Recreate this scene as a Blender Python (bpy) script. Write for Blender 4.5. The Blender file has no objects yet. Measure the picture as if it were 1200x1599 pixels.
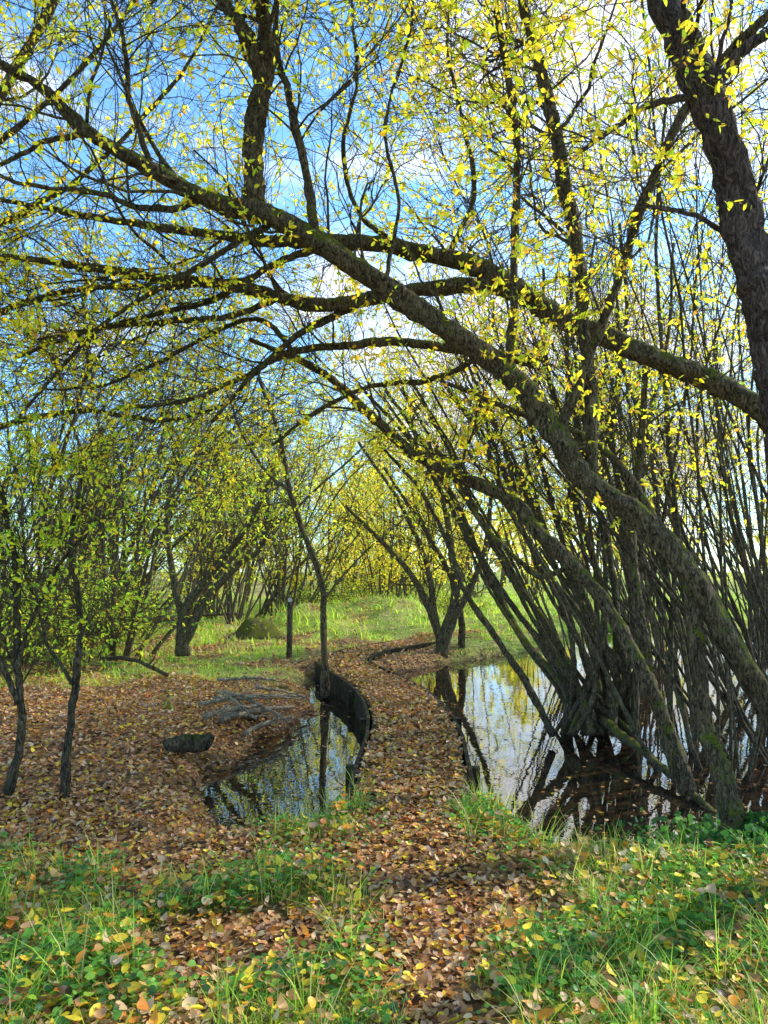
import bpy, math
import numpy as np
from mathutils import Vector
rng = np.random.default_rng(11)
scene = bpy.context.scene
F = 1155.0; PITCH = math.radians(4.5); CAMH = 1.6; WATER = -0.22

# ---------------------------------------------------------------- survey helper: bearing + real distance -> world
def W(px, py, d):
    a = (px-600)/F; u = (800-py)/F
    y = math.cos(PITCH)-math.sin(PITCH)*u; z = math.sin(PITCH)+math.cos(PITCH)*u
    s = d/y
    return (a*s, d, CAMH+z*s)

class Geo:
    def __init__(s): s.v=[]; s.c=[]; s.f=[]; s.n=0
    def add(s, V, faces, col=(0.5,0.5,0.5), mat=0):
        V=np.asarray(V,float).reshape(-1,3)
        C=np.empty((len(V),4)); C[:,3]=1; C[:,:3]=np.asarray(col,float)
        for f in faces: s.f.append((np.asarray(f,int)+s.n, mat))
        s.v.append(V); s.c.append(C); s.n+=len(V)
    def mesh(s, name, mats, smooth=True):
        me=bpy.data.meshes.new(name)
        V=np.concatenate(s.v); C=np.concatenate(s.c)
        loops=np.concatenate([f.ravel() for f,_ in s.f])
        tot=np.concatenate([np.full(len(f),f.shape[1]) for f,_ in s.f])
        mi=np.concatenate([np.full(len(f),m) for f,m in s.f])
        st=np.concatenate([[0],np.cumsum(tot)[:-1]])
        me.vertices.add(len(V)); me.vertices.foreach_set('co',V.astype(np.float32).ravel())
        me.loops.add(len(loops)); me.loops.foreach_set('vertex_index',loops.astype(np.int32))
        me.polygons.add(len(tot)); me.polygons.foreach_set('loop_start',st.astype(np.int32))
        for m in mats: me.materials.append(m)
        me.polygons.foreach_set('material_index',mi.astype(np.int32))
        me.update(calc_edges=True)
        me.polygons.foreach_set('use_smooth',np.full(len(tot),smooth,dtype=bool))
        at=me.color_attributes.new('Col','FLOAT_COLOR','POINT')
        at.data.foreach_set('color',C.astype(np.float32).ravel())
        me.update()
        return me

def nrm(v): return v/np.maximum(np.linalg.norm(v,axis=-1,keepdims=True),1e-9)

def tubes(g,P,R,k,col=(0.5,0.5,0.5),mat=0,rough=0.0):
    P=np.asarray(P,float); R=np.asarray(R,float); T,n,_=P.shape
    if T==0: return
    t=nrm(np.gradient(P,axis=1))
    ax=np.abs(t).max(axis=1).argmin(axis=1)
    ref=np.eye(3)[ax][:,None,:]
    u=nrm(np.cross(t,ref)); v=np.cross(t,u)
    a=np.linspace(0,2*np.pi,k,endpoint=False)
    Rr=np.repeat(R[:,:,None],k,axis=2)
    if rough>0:
        ph=rng.uniform(0,6.28,(T,1,1)); s=np.arange(n)[None,:,None]
        Rr=Rr*(1+rough*(0.6*np.sin(3*a+ph+s*0.2)+0.5*np.sin(2*a-ph+s*0.4)+0.4*np.sin(5*a+s*0.15)+rng.normal(0,0.45,(T,n,k))+rng.normal(0,0.3,(T,n,1))))
    V=P[:,:,None,:]+Rr[...,None]*(np.cos(a)[:,None]*u[:,:,None,:]+np.sin(a)[:,None]*v[:,:,None,:])
    tt,ii,jj=np.meshgrid(np.arange(T),np.arange(n-1),np.arange(k),indexing='ij')
    b=tt*n*k; j2=(jj+1)%k
    f=np.stack([b+ii*k+jj,b+ii*k+j2,b+(ii+1)*k+j2,b+(ii+1)*k+jj],-1).reshape(-1,4)
    faces=[f]
    if k>4:
        bb=(np.arange(T)*n*k)[:,None]
        faces.append(bb+np.arange(k)[None,::-1]); faces.append(bb+(n-1)*k+np.arange(k)[None,:])
    g.add(V.reshape(-1,3),faces,col,mat)

def grow(S,D,L,n,wob,up):
    T=len(S); P=np.zeros((T,n,3)); P[:,0]=S; d=nrm(np.array(D,float)); st=(np.asarray(L)/(n-1))[:,None]
    for i in range(1,n):
        d=d+rng.normal(0,wob,(T,3)); d[:,2]+=up; d=nrm(d); P[:,i]=P[:,i-1]+d*st
    return P
def sample(P,R,idx,t):
    n=P.shape[1]; f=t*(n-1); i=np.minimum(f.astype(int),n-2); w=(f-i)[:,None]
    p=P[idx,i]*(1-w)+P[idx,i+1]*w; tan=nrm(P[idx,i+1]-P[idx,i])
    r=R[idx,i]*(1-w[:,0])+R[idx,i+1]*w[:,0]
    return p,tan,r
def spawn(P,R,m,t0,t1,ang,L0,L1,n,wob,up,rs,rmax,taper=0.25,upb=0.0):
    T=len(P); idx=np.repeat(np.arange(T),m); t=rng.uniform(t0,t1,len(idx))
    p,tan,r=sample(P,R,idx,t)
    perp=rng.normal(size=p.shape); perp[:,2]+=upb; perp=nrm(perp-(perp*tan).sum(1,keepdims=True)*tan)
    a=np.radians(rng.normal(ang,12,len(idx)))[:,None]
    D=np.cos(a)*tan+np.sin(a)*perp
    L=rng.uniform(L0,L1,len(idx))*(1.15-0.5*t)
    C=grow(p,D,L,n,wob,up)
    r0=np.minimum(r*rs,rmax)*rng.uniform(0.6,1.0,len(idx))
    return C, r0[:,None]*np.linspace(1,taper,n)[None,:]

def leaf_template(kind):
    if kind==0:
        uv=[(0,0),(0.5,0.5),(1,0),(0.5,-0.5)]; f=[np.array([[0,1,2],[0,2,3]])]
    elif kind==1:
        uv=[(0,0),(0.35,0),(0.7,0),(1,0),(0.3,0.46),(0.68,0.38),(0.3,-0.46),(0.68,-0.38)]
        f=[np.array([[0,1,4],[5,2,3],[0,6,1],[7,3,2]]),np.array([[4,1,2,5],[6,7,2,1]])]
    else:
        uv=[(-0.18,0),(0,0),(0.3,0),(0.62,0),(1,0),(0.07,0.26),(0.3,0.46),(0.62,0.42),(0.86,0.2),(0.07,-0.26),(0.3,-0.46),(0.62,-0.42),(0.86,-0.2)]
        f=[np.array([[1,2,5],[8,3,4],[1,9,2],[12,4,3],[2,6,5],[3,8,7],[2,9,10],[3,11,12]]),np.array([[6,2,3,7],[10,11,3,2]])]
    return np.array(uv,float),f
def leaves(g,pos,ax,nor,L,Wd,col,kind=0,curl=0.15,fold=0.25,mat=0):
    uv,f=leaf_template(kind); N=len(pos); m=len(uv)
    ax=nrm(ax); b=nrm(np.cross(nor,ax)); nn=np.cross(ax,b)
    cu=rng.normal(curl,abs(curl)+0.05,(N,1)); fo=rng.normal(fold,0.15,(N,1)); tw=rng.normal(0,0.25,(N,1))
    u=uv[:,0][None,:]; v=uv[:,1][None,:]
    z=cu*(u-0.4)**2*L[:,None]+fo*np.abs(v)*Wd[:,None]+tw*u*v*L[:,None]
    V=pos[:,None,:]+ax[:,None,:]*(u*L[:,None])[...,None]+b[:,None,:]*(v*Wd[:,None])[...,None]+nn[:,None,:]*z[...,None]
    off=(np.arange(N)*m)[:,None,None]
    faces=[(off+ff[None]).reshape(-1,ff.shape[1]) for ff in f]
    g.add(V.reshape(-1,3),faces,np.repeat(col,m,axis=0),mat)
def palette(N,cols,w,jit=0.2):
    cols=np.array(cols); w=np.array(w,float); w/=w.sum()
    c=cols[rng.choice(len(cols),N,p=w)]
    return np.clip(c*rng.uniform(1-jit,1+jit,(N,1))*rng.uniform(0.9,1.1,(N,3)),0,0.95)

# ---------------------------------------------------------------- materials
def mk(name):
    m=bpy.data.materials.new(name); m.use_nodes=True; nt=m.node_tree; nt.nodes.clear()
    o=nt.nodes.new('ShaderNodeOutputMaterial'); return m,nt,o
def nd(nt,t,**k):
    n=nt.nodes.new(t)
    for a,b in k.items(): setattr(n,a,b)
    return n
def ramp(nt,stops,src):
    r=nd(nt,'ShaderNodeValToRGB'); e=r.color_ramp.elements
    while len(e)<len(stops): e.new(0.5)
    for i,(p,c) in enumerate(stops): e[i].position=p; e[i].color=(*c,1)
    nt.links.new(src,r.inputs[0]); return r.outputs[0]
def mixc(nt,f,a,b,mode='MIX'):
    m=nd(nt,'ShaderNodeMix',data_type='RGBA',blend_type=mode)
    if isinstance(f,(int,float)): m.inputs[0].default_value=f
    else: nt.links.new(f,m.inputs[0])
    for s,i in ((a,6),(b,7)):
        if isinstance(s,tuple): m.inputs[i].default_value=(*s,1)
        else: nt.links.new(s,m.inputs[i])
    return m.outputs[2]
def noise_n(nt,scale,detail=4,vec=None,dist=0.0,rough=0.55):
    n=nd(nt,'ShaderNodeTexNoise'); n.inputs['Scale'].default_value=scale; n.inputs['Detail'].default_value=detail
    n.inputs['Distortion'].default_value=dist; n.inputs['Roughness'].default_value=rough
    if vec: nt.links.new(vec,n.inputs['Vector'])
    return n.outputs[0]

def mat_leaf(name,trans=0.5,rough=0.5,spec=0.3,gain=1.25):
    m,nt,o=mk(name)
    at=nd(nt,'ShaderNodeAttribute',attribute_name='Col')
    p=nd(nt,'ShaderNodeBsdfPrincipled'); p.inputs['Roughness'].default_value=rough; p.inputs['Specular IOR Level'].default_value=spec
    nt.links.new(at.outputs[0],p.inputs['Base Color'])
    t=nd(nt,'ShaderNodeBsdfTranslucent')
    c=mixc(nt,1.0,at.outputs[0],(gain,gain,gain*0.75),'MULTIPLY'); nt.links.new(c,t.inputs[0])
    mx=nd(nt,'ShaderNodeMixShader'); mx.inputs[0].default_value=trans
    nt.links.new(p.outputs[0],mx.inputs[1]); nt.links.new(t.outputs[0],mx.inputs[2]); nt.links.new(mx.outputs[0],o.inputs[0])
    return m
M_leaf=mat_leaf('foliage_leaf',0.64,0.45,0.3,1.9)
M_litter=mat_leaf('fallen_leaf',0.2,0.45,0.35)
M_grass=mat_leaf('grass_blade',0.5,0.4,0.35,1.7)

def mat_bark(name,dark,light,moss,mossamt):
    m,nt,o=mk(name); L=nt.links
    tc=nd(nt,'ShaderNodeTexCoord'); ob=tc.outputs['Object']
    mp=nd(nt,'ShaderNodeMapping'); mp.inputs['Scale'].default_value=(1,1,0.35); L.new(ob,mp.inputs[0])
    n1=noise_n(nt,34,10,mp.outputs[0],1.6,0.7); n2=noise_n(nt,6.5,6,ob,0.4,0.7); n3=noise_n(nt,110,5,ob,0,0.7)
    base=ramp(nt,[(0.38,dark),(0.50,tuple((a*2+b)/3 for a,b in zip(dark,light))),(0.62,light)],n1)
    geo=nd(nt,'ShaderNodeNewGeometry'); sx=nd(nt,'ShaderNodeSeparateXYZ'); L.new(geo.outputs['Normal'],sx.inputs[0])
    a=nd(nt,'ShaderNodeMath',operation='MULTIPLY_ADD'); L.new(sx.outputs[2],a.inputs[0]); a.inputs[1].default_value=0.2; L.new(n2,a.inputs[2])
    a2=nd(nt,'ShaderNodeMath',operation='MULTIPLY_ADD'); L.new(n3,a2.inputs[0]); a2.inputs[1].default_value=0.6; L.new(a.outputs[0],a2.inputs[2])
    mr=nd(nt,'ShaderNodeMapRange'); L.new(a2.outputs[0],mr.inputs[0]); mr.inputs[1].default_value=1.0-mossamt*0.25; mr.inputs[2].default_value=1.10-mossamt*0.25
    mc=ramp(nt,[(0.38,tuple(x*0.3 for x in moss)),(0.62,moss)],n3)
    col=mixc(nt,mr.outputs[0],base,mc)
    hs=nd(nt,'ShaderNodeMath',operation='MULTIPLY_ADD'); L.new(n3,hs.inputs[0]); hs.inputs[1].default_value=0.35; L.new(n1,hs.inputs[2])
    p=nd(nt,'ShaderNodeBsdfPrincipled'); L.new(col,p.inputs['Base Color']); p.inputs['Roughness'].default_value=0.88; p.inputs['Specular IOR Level'].default_value=0.15
    b=nd(nt,'ShaderNodeBump'); b.inputs['Strength'].default_value=1.0; b.inputs['Distance'].default_value=0.055; L.new(hs.outputs[0],b.inputs['Height']); L.new(b.outputs[0],p.inputs['Normal'])
    L.new(p.outputs[0],o.inputs[0]); return m
M_bark=mat_bark('mossy_bark',(0.018,0.012,0.008),(0.36,0.26,0.15),(0.24,0.27,0.02),0.5)
M_bark2=mat_bark('willow_bark',(0.022,0.017,0.011),(0.28,0.21,0.13),(0.14,0.15,0.02),0.25)
M_bark3=mat_bark('rough_willow_bark',(0.03,0.02,0.018),(0.30,0.20,0.17),(0.09,0.09,0.03),-0.2)
M_barkc=mat_bark('clump_bark',(0.03,0.022,0.014),(0.34,0.26,0.15),(0.24,0.26,0.03),0.35)
M_barkf=mat_bark('pale_thin_bark',(0.06,0.045,0.03),(0.36,0.27,0.16),(0.2,0.2,0.04),0.1)
M_wood=mat_bark('weathered_wood',(0.05,0.035,0.022),(0.28,0.2,0.12),(0.16,0.2,0.04),0.3)
def mat_board():
    m,nt,o=mk('dark_edge_board'); L=nt.links; tc=nd(nt,'ShaderNodeTexCoord')
    mp=nd(nt,'ShaderNodeMapping'); mp.inputs['Scale'].default_value=(3,3,40); L.new(tc.outputs['Object'],mp.inputs[0])
    n=noise_n(nt,3,6,mp.outputs[0],0.5); n2=noise_n(nt,9,4,tc.outputs['Object'])
    c=ramp(nt,[(0.35,(0.014,0.009,0.006)),(0.65,(0.06,0.040,0.024))],n); c=mixc(nt,ramp(nt,[(0.52,(0,0,0)),(0.64,(1,1,1))],n2),c,(0.06,0.07,0.014))
    p=nd(nt,'ShaderNodeBsdfPrincipled'); L.new(c,p.inputs['Base Color']); p.inputs['Roughness'].default_value=0.85; p.inputs['Specular IOR Level'].default_value=0.15
    b=nd(nt,'ShaderNodeBump'); b.inputs['Strength'].default_value=0.5; b.inputs['Distance'].default_value=0.006; L.new(n,b.inputs['Height']); L.new(b.outputs[0],p.inputs['Normal'])
    L.new(p.outputs[0],o.inputs[0]); return m
M_edge=mat_board()
M_dead=mat_bark('dead_wood',(0.20,0.15,0.09),(0.74,0.60,0.42),(0.1,0.12,0.03),-0.5)
def simple(name,col,rough=0.7):
    m,nt,o=mk(name); p=nd(nt,'ShaderNodeBsdfPrincipled'); n=noise_n(nt,25,4)
    c=mixc(nt,n,tuple(x*0.7 for x in col),tuple(min(1,x*1.2) for x in col)); nt.links.new(c,p.inputs['Base Color']); p.inputs['Roughness'].default_value=rough
    nt.links.new(p.outputs[0],o.inputs[0]); return m
M_white=simple('pale_plate',(0.6,0.55,0.48)); M_cut=simple('cut_wood_face',(0.34,0.23,0.13))

def mat_ground():
    m,nt,o=mk('forest_floor'); L=nt.links
    tc=nd(nt,'ShaderNodeTexCoord'); ob=tc.outputs['Object']
    at=nd(nt,'ShaderNodeAttribute',attribute_name='Col'); sp=nd(nt,'ShaderNodeSeparateColor'); L.new(at.outputs[0],sp.inputs[0])
    n0=nd(nt,'ShaderNodeTexNoise'); n0.inputs['Scale'].default_value=9; L.new(ob,n0.inputs['Vector'])
    vm=nd(nt,'ShaderNodeVectorMath',operation='MULTIPLY_ADD'); L.new(n0.outputs[1],vm.inputs[0]); vm.inputs[1].default_value=(0.06,0.06,0.06); L.new(ob,vm.inputs[2])
    vo=nd(nt,'ShaderNodeTexVoronoi'); vo.inputs['Scale'].default_value=26; L.new(vm.outputs[0],vo.inputs['Vector'])
    sv=nd(nt,'ShaderNodeSeparateColor'); L.new(vo.outputs['Color'],sv.inputs[0])
    lit=ramp(nt,[(0,(0.045,0.022,0.010)),(0.3,(0.16,0.07,0.028)),(0.55,(0.30,0.14,0.05)),(0.78,(0.44,0.25,0.11)),(1,(0.5,0.32,0.08))],sv.outputs[0])
    n2=noise_n(nt,1.6,4,ob); lit=mixc(nt,0.4,lit,ramp(nt,[(0.35,(0.5,0.5,0.5)),(0.65,(1,1,1))],n2),'MULTIPLY')
    n3=noise_n(nt,30,5,ob,0.5); n4=noise_n(nt,1.3,5,ob,0.5,0.65)
    gr=ramp(nt,[(0.3,(0.09,0.14,0.02)),(0.55,(0.36,0.48,0.04)),(0.75,(0.62,0.70,0.07))],n3)
    gr=mixc(nt,ramp(nt,[(0.45,(0,0,0)),(0.68,(1,1,1))],n4),gr,(0.42,0.36,0.11))
    col=mixc(nt,sp.outputs[0],lit,gr)
    col=mixc(nt,sp.outputs[1],col,(0.035,0.022,0.013))
    p=nd(nt,'ShaderNodeBsdfPrincipled'); L.new(col,p.inputs['Base Color']); p.inputs['Roughness'].default_value=0.8; p.inputs['Specular IOR Level'].default_value=0.25
    b=nd(nt,'ShaderNodeBump'); b.inputs['Strength'].default_value=0.8; b.inputs['Distance'].default_value=0.03; L.new(vo.outputs['Distance'],b.inputs['Height']); L.new(b.outputs[0],p.inputs['Normal'])
    L.new(p.outputs[0],o.inputs[0]); return m
def mat_water():
    m,nt,o=mk('pond_water'); L=nt.links
    tc=nd(nt,'ShaderNodeTexCoord'); ob=tc.outputs['Object']
    vo=nd(nt,'ShaderNodeTexVoronoi'); vo.inputs['Scale'].default_value=20; L.new(ob,vo.inputs['Vector'])
    sv=nd(nt,'ShaderNodeSeparateColor'); L.new(vo.outputs['Color'],sv.inputs[0])
    c=ramp(nt,[(0,(0.006,0.005,0.004)),(0.6,(0.02,0.012,0.007)),(1,(0.05,0.028,0.012))],sv.outputs[0])
    p=nd(nt,'ShaderNodeBsdfPrincipled'); L.new(c,p.inputs['Base Color']); p.inputs['Roughness'].default_value=0.008; p.inputs['IOR'].default_value=3.6
    n=noise_n(nt,3.5,3,ob); b=nd(nt,'ShaderNodeBump'); b.inputs['Strength'].default_value=0.05; b.inputs['Distance'].default_value=0.03; L.new(n,b.inputs['Height']); L.new(b.outputs[0],p.inputs['Normal'])
    L.new(p.outputs[0],o.inputs[0]); return m
M_ground=mat_ground(); M_water=mat_water()

col=scene.collection
def obj(name,data,parent=None,**props):
    o=bpy.data.objects.new(name,data); col.objects.link(o)
    if parent: o.parent=parent
    for k,v in props.items(): o[k]=v
    return o

# ---------------------------------------------------------------- terrain
def polysdf(x,y,poly):
    p=np.array(poly,float); q=np.roll(p,-1,axis=0)
    d=np.full(x.shape,1e9); ins=np.zeros(x.shape,bool)
    for (ax,ay),(bx,by) in zip(p,q):
        ex,ey=bx-ax,by-ay; wx,wy=x-ax,y-ay
        t=np.clip((wx*ex+wy*ey)/(ex*ex+ey*ey),0,1)
        d=np.minimum(d,np.hypot(wx-ex*t,wy-ey*t))
        c=((ay>y)!=(by>y)); xi=ax+(y-ay)*ex/(ey if abs(ey)>1e-9 else 1e-9)
        ins^=(c&(x<xi))
    return np.where(ins,-d,d)
POOL_L=[(-1.5,6.8),(-1.4,5.8),(-1.05,5.0),(-0.3,4.95),(0.3,5.8),(0.4,9),(0.1,11),(-0.6,12.9),(-1.15,12.7),(-1.1,10.9),(-0.95,9.6),(-1.15,8.6),(-1.35,7.8)]
POOL_R=[(0.2,5.9),(0.68,5.2),(0.95,4.8),(1.5,4.6),(2.3,4.8),(3.4,5.2),(5.2,5.8),(9,7.5),(16,12),(14,20),(6.5,22.5),(4.6,20.5),(4.0,18.0),(3.0,16.4),(1.3,14.6),(0.3,13.2),(-0.1,12),(0.1,9)]
def sstep(a,b,x):
    t=np.clip((x-a)/(b-a),0,1); return t*t*(3-2*t)
def pool_sd(x,y):
    s=np.minimum(polysdf(x,y,POOL_L),polysdf(x,y,POOL_R))
    return s+0.10*np.sin(4.3*x+1.3)*np.sin(3.7*y)+0.05*np.sin(11*x+7*y)
def height(x,y):
    x=np.asarray(x,float); y=np.asarray(y,float)
    und=0.03*np.sin(1.3*x+.5)*np.sin(1.1*y+1)+0.018*np.sin(3.1*x+2.2*y)+0.01*np.sin(7*x-5*y)
    und=und+sstep(15,19,y)*(0.05*np.sin(1.9*x-1.3*y)+0.04*np.sin(3.3*x+2.1*y))*sstep(60,40,y)
    far=0.5*sstep(20,60,y)+0.12*np.sin(0.3*x)*sstep(15,25,y)
    h=und+far+0.8*np.exp(-np.abs((x+0.6)/2.4)**2.6-((y-20.0)/2.4)**2)*(1+0.2*np.sin(2.1*x+y)+0.1*np.sin(4.7*x-2*y))+0.3*np.exp(-(((x+4.5)/2)**2+((y-17)/2)**2))
    h+=0.10*sstep(-1.5,-3.5,x)*sstep(14,7,y)
    t=sstep(0.5,-0.5,pool_sd(x,y))
    h=h*(1-t)-0.47*t
    k=sstep(0.75,0.45,np.abs(x-0.19))*sstep(5.35,4.95,y)*sstep(3.6,4.6,y)
    return h*(1-k)+0.052*k
CL=np.array([(0.17,4.75),(0.2,5.4),(0.24,6.3),(0.29,7.2),(0.25,8.5),(0.05,9.9),(-0.32,11.3),(-0.68,12.5),(-0.62,13.7),(-0.1,15.0),(0.75,16.3),(1.75,17.6),(2.5,18.3)])
def catmull(P,m):
    P=np.asarray(P,float); Q=np.vstack([2*P[0]-P[1],P,2*P[-1]-P[-2]]); out=[]
    for i in range(len(P)-1):
        p0,p1,p2,p3=Q[i:i+4]; t=np.linspace(0,1,m,endpoint=False)[:,None]
        out.append(0.5*((2*p1)+(-p0+p2)*t+(2*p0-5*p1+4*p2-p3)*t**2+(-p0+3*p1-3*p2+p3)*t**3))
    out.append(P[-1:]); return np.vstack(out)
CLf=catmull(CL,12)
def deck_dist(x,y):
    d=np.full(np.shape(x),1e9)
    for cx,cy in CLf: d=np.minimum(d,np.hypot(x-cx,y-cy))
    return d
def vnoise(x,y,s,seed=0):
    r=np.random.default_rng(seed); out=np.zeros(np.shape(x))
    for i in range(7):
        a=r.uniform(0,6.28); k=s*r.uniform(0.6,1.9); out=out+np.sin(k*(np.cos(a)*x+np.sin(a)*y)+r.uniform(0,6.28))
    return out/3.0
def grassmask(x,y):
    n=vnoise(x,y,3.2,5); path=np.abs(x-0.2); n2=vnoise(x,y,8,21)
    fore=sstep(4.3,3.6,y+0.25*n)*sstep(0.14,0.42,path+0.12*n)
    right=sstep(0.6,1.0,x+0.15*n)*sstep(5.3,4.6,y+0.2*n)
    rim=np.exp(-((y-4.9)/0.45)**2)*np.exp(-((path-0.6)/0.26)**2)*1.5
    midl=sstep(9.0,11.5,y+0.9*n)*sstep(-0.9,-1.8,x+0.2*n)*0.9*sstep(-0.9,0.3,n)
    far=sstep(14.5,17,y+n)*sstep(-9,-2,x)*sstep(-2.0,-0.4,n+n2*0.5)
    md=sstep(19,21,y)*sstep(0,3,x)
    nn=np.maximum.reduce([fore,right])*sstep(-1.6,-0.1,n+0.7*n2)*0.94
    return np.clip(np.maximum.reduce([nn,rim,midl,far*0.95,md]),0,1)

xs=np.concatenate([-10-np.geomspace(0.3,290,34)[::-1],np.arange(-10,12,0.11),12+np.geomspace(0.3,290,34)])
ys=np.concatenate([-12+np.linspace(0,12,12),np.arange(1.0,25,0.11),25+np.geomspace(0.3,420,44)])
X,Y=np.meshgrid(xs,ys); H=height(X,Y)
gm=grassmask(X,Y)*(0.3+0.7*sstep(6,12,Y)); wet=sstep(0.14,-0.1,H-WATER)*0.9
C=np.stack([gm,wet,np.zeros_like(gm)],-1).reshape(-1,3)
ny,nx=X.shape; I=np.arange(ny*nx).reshape(ny,nx)
g=Geo(); g.add(np.stack([X,Y,H],-1).reshape(-1,3),[np.stack([I[:-1,:-1],I[:-1,1:],I[1:,1:],I[1:,:-1]],-1).reshape(-1,4)],C)
obj('ground',g.mesh('ground',[M_ground]),kind='structure')
g=Geo(); wx=np.linspace(-3,18,40); wy=np.linspace(4,24,40); WX,WY=np.meshgrid(wx,wy); I=np.arange(1600).reshape(40,40)
g.add(np.stack([WX,WY,np.full_like(WX,WATER)],-1).reshape(-1,3),[np.stack([I[:-1,:-1],I[:-1,1:],I[1:,1:],I[1:,:-1]],-1).reshape(-1,4)])
obj('water',g.mesh('water',[M_water]),kind='structure')

# ---------------------------------------------------------------- boardwalk
def boxes(g,c,ux,uy,uz,mat=0,colr=(0.5,0.5,0.5)):
    s=np.array([(-1,-1,-1),(1,-1,-1),(1,1,-1),(-1,1,-1),(-1,-1,1),(1,-1,1),(1,1,1),(-1,1,1)],float)
    V=c+s[:,0:1]*ux+s[:,1:2]*uy+s[:,2:3]*uz
    g.add(V,[np.array([[0,3,2,1],[4,5,6,7],[0,1,5,4],[1,2,6,5],[2,3,7,6],[3,0,4,7]])],colr,mat)
seg=np.linalg.norm(np.diff(CLf,axis=0),axis=1); cum=np.concatenate([[0],np.cumsum(seg)]); LT=cum[-1]
def cl_at(s):
    p=np.array([np.interp(s,cum,CLf[:,0]),np.interp(s,cum,CLf[:,1])]); q=np.array([np.interp(min(s+.05,LT),cum,CLf[:,0]),np.interp(min(s+.05,LT),cum,CLf[:,1])])
    o=np.array([np.interp(max(s-.05,0),cum,CLf[:,0]),np.interp(max(s-.05,0),cum,CLf[:,1])])
    t=(q-o)/np.linalg.norm(q-o); return p,t
DZ=0.05; HW=0.41
bw=obj('boardwalk',None,kind='structure',label='curved narrow timber boardwalk covered in brown leaves')
g=Geo(); s=0.0
while s<LT-0.1:
    p,t=cl_at(s); t3=np.array([t[0],t[1],0]); n3=np.array([-t[1],t[0],0])
    boxes(g,np.array([p[0],p[1],DZ-0.02+rng.normal(0,0.003)]),n3*(HW+rng.normal(0,0.005)),t3*0.066,np.array([0,0,0.02]))
    s+=0.142
obj('deck',g.mesh('deck',[M_wood],False),bw)
for side in (-1,1):
    # boards run in straight lengths of about 1.3 m between the posts
    g=Geo(); ss=np.concatenate([[0.5,0.8],np.arange(1.3,LT,0.95)]); Pp=[]
    for i,s in enumerate(ss):
        p,t=cl_at(s); n=np.array([-t[1],t[0]]); Pp.append((p+n*side*(HW+0.035),n,-0.23 if s<9.3 else -0.06,DZ+(0.02 if i>1 else -0.03+0.03*i)))
    V=[]
    for p,n,zb,zt in Pp:
        for dn,z in ((-0.017,zb),(0.017,zb),(0.017,zt),(-0.017,zt)): V.append((p[0]+n[0]*dn,p[1]+n[1]*dn,z))
    k=len(Pp); f=[]
    for i in range(k-1):
        for j in range(4): f.append((i*4+j,i*4+(j+1)%4,(i+1)*4+(j+1)%4,(i+1)*4+j))
    f+= [(0,3,2,1),((k-1)*4,(k-1)*4+1,(k-1)*4+2,(k-1)*4+3)]
    g.add(np.array(V),[np.array(f)])
    obj('edge_board',g.mesh('edge_board',[M_edge],False),bw)
for s in np.arange(1.3,LT,1.9):
    p,t=cl_at(s); n=np.array([-t[1],t[0]])
    for side in (-1,1):
        g=Geo(); q=p+n*side*(HW+0.09)
        boxes(g,np.array([q[0],q[1],-0.28]),np.array([n[0],n[1],0])*0.034,np.array([t[0],t[1],0])*0.034,np.array([0,0,0.32]))
        obj('support_post',g.mesh('support_post',[M_edge],False),bw)

# ---------------------------------------------------------------- fallen leaves
LIT=[(0.34,0.14,0.05),(0.62,0.34,0.12),(0.70,0.46,0.25),(0.84,0.57,0.04),(0.72,0.27,0.03),(0.09,0.042,0.018),(0.48,0.21,0.08)]
def scatter(n,y0,y1):
    y=np.sqrt(rng.uniform(y0**2,y1**2,n)); x=rng.uniform(-0.66,0.66,n)*y+rng.uniform(-0.4,0.4,n); return x,y
def litter(g,n,y0,y1,kind,L0,L1,weights,gk=0.5,topy=False):
    x,y=scatter(n,y0,y1)
    h=height(x,y); dd=deck_dist(x,y)
    on=(dd<HW-0.01)&(y>4.7); edge=(dd>=HW-0.01)&(dd<HW+0.075)&(y>5.25)
    inw=(h<WATER+0.005)&~on
    k=rng.uniform(size=n)
    floatd=np.clip(0.03+0.07*sstep(7.0,5.2,y)*sstep(0.6,1.2,x)+0.3*np.exp(-((pool_sd(x,y))/0.10)**2),0,1)
    gmv=grassmask(x,y)
    ok=np.where(inw,k<floatd*0.5,k<1-gk*gmv)&~edge
    if topy: ok&=(gmv>0.3)
    x,y,h,on,inw,gmv=x[ok],y[ok],h[ok],on[ok],inw[ok],gmv[ok]; n=len(x)
    z=np.where(on,np.maximum(DZ,h)+0.012+rng.uniform(0,0.015,n),np.where(inw,WATER+0.006,h+rng.uniform(0.004,0.03,n)+gmv*rng.uniform(0,0.05,n)*(y<6)+(0.03*(y<6) if topy else 0)))
    nor=np.stack([rng.normal(0,0.36,n),rng.normal(0,0.36,n),np.ones(n)],1); nor[inw]=(0,0,1); nor[inw]+=rng.normal(0,0.03,(inw.sum(),3)); nor=nrm(nor)
    a=rng.uniform(0,6.28,n); ax=np.stack([np.cos(a),np.sin(a),np.zeros(n)],1); ax=nrm(ax-(ax*nor).sum(1,keepdims=True)*nor)
    L=rng.uniform(L0,L1,n)**1.0; c=palette(n,LIT,weights,0.35)
    c[inw]*=0.7
    for w in (False,True):
        m=inw==w
        if m.sum(): leaves(g,np.stack([x,y,z],1)[m],ax[m],nor[m],L[m],(L*rng.uniform(0.5,0.78,n))[m],c[m],kind,0.0 if w else 0.5,0.0 if w else 0.25)
g=Geo()
litter(g,32000,2.0,5.6,2,0.022,0.05,[2.8,4,4.5,2.2,1.6,2,3.2],0.66)
litter(g,5200,2.0,5.2,2,0.035,0.068,[1,3,2.5,7,3,0.2,1.5],0.15,True)
litter(g,60000,5.6,11,1,0.03,0.06,[3.5,4,4,1.6,1.9,1.3,4])
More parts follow.
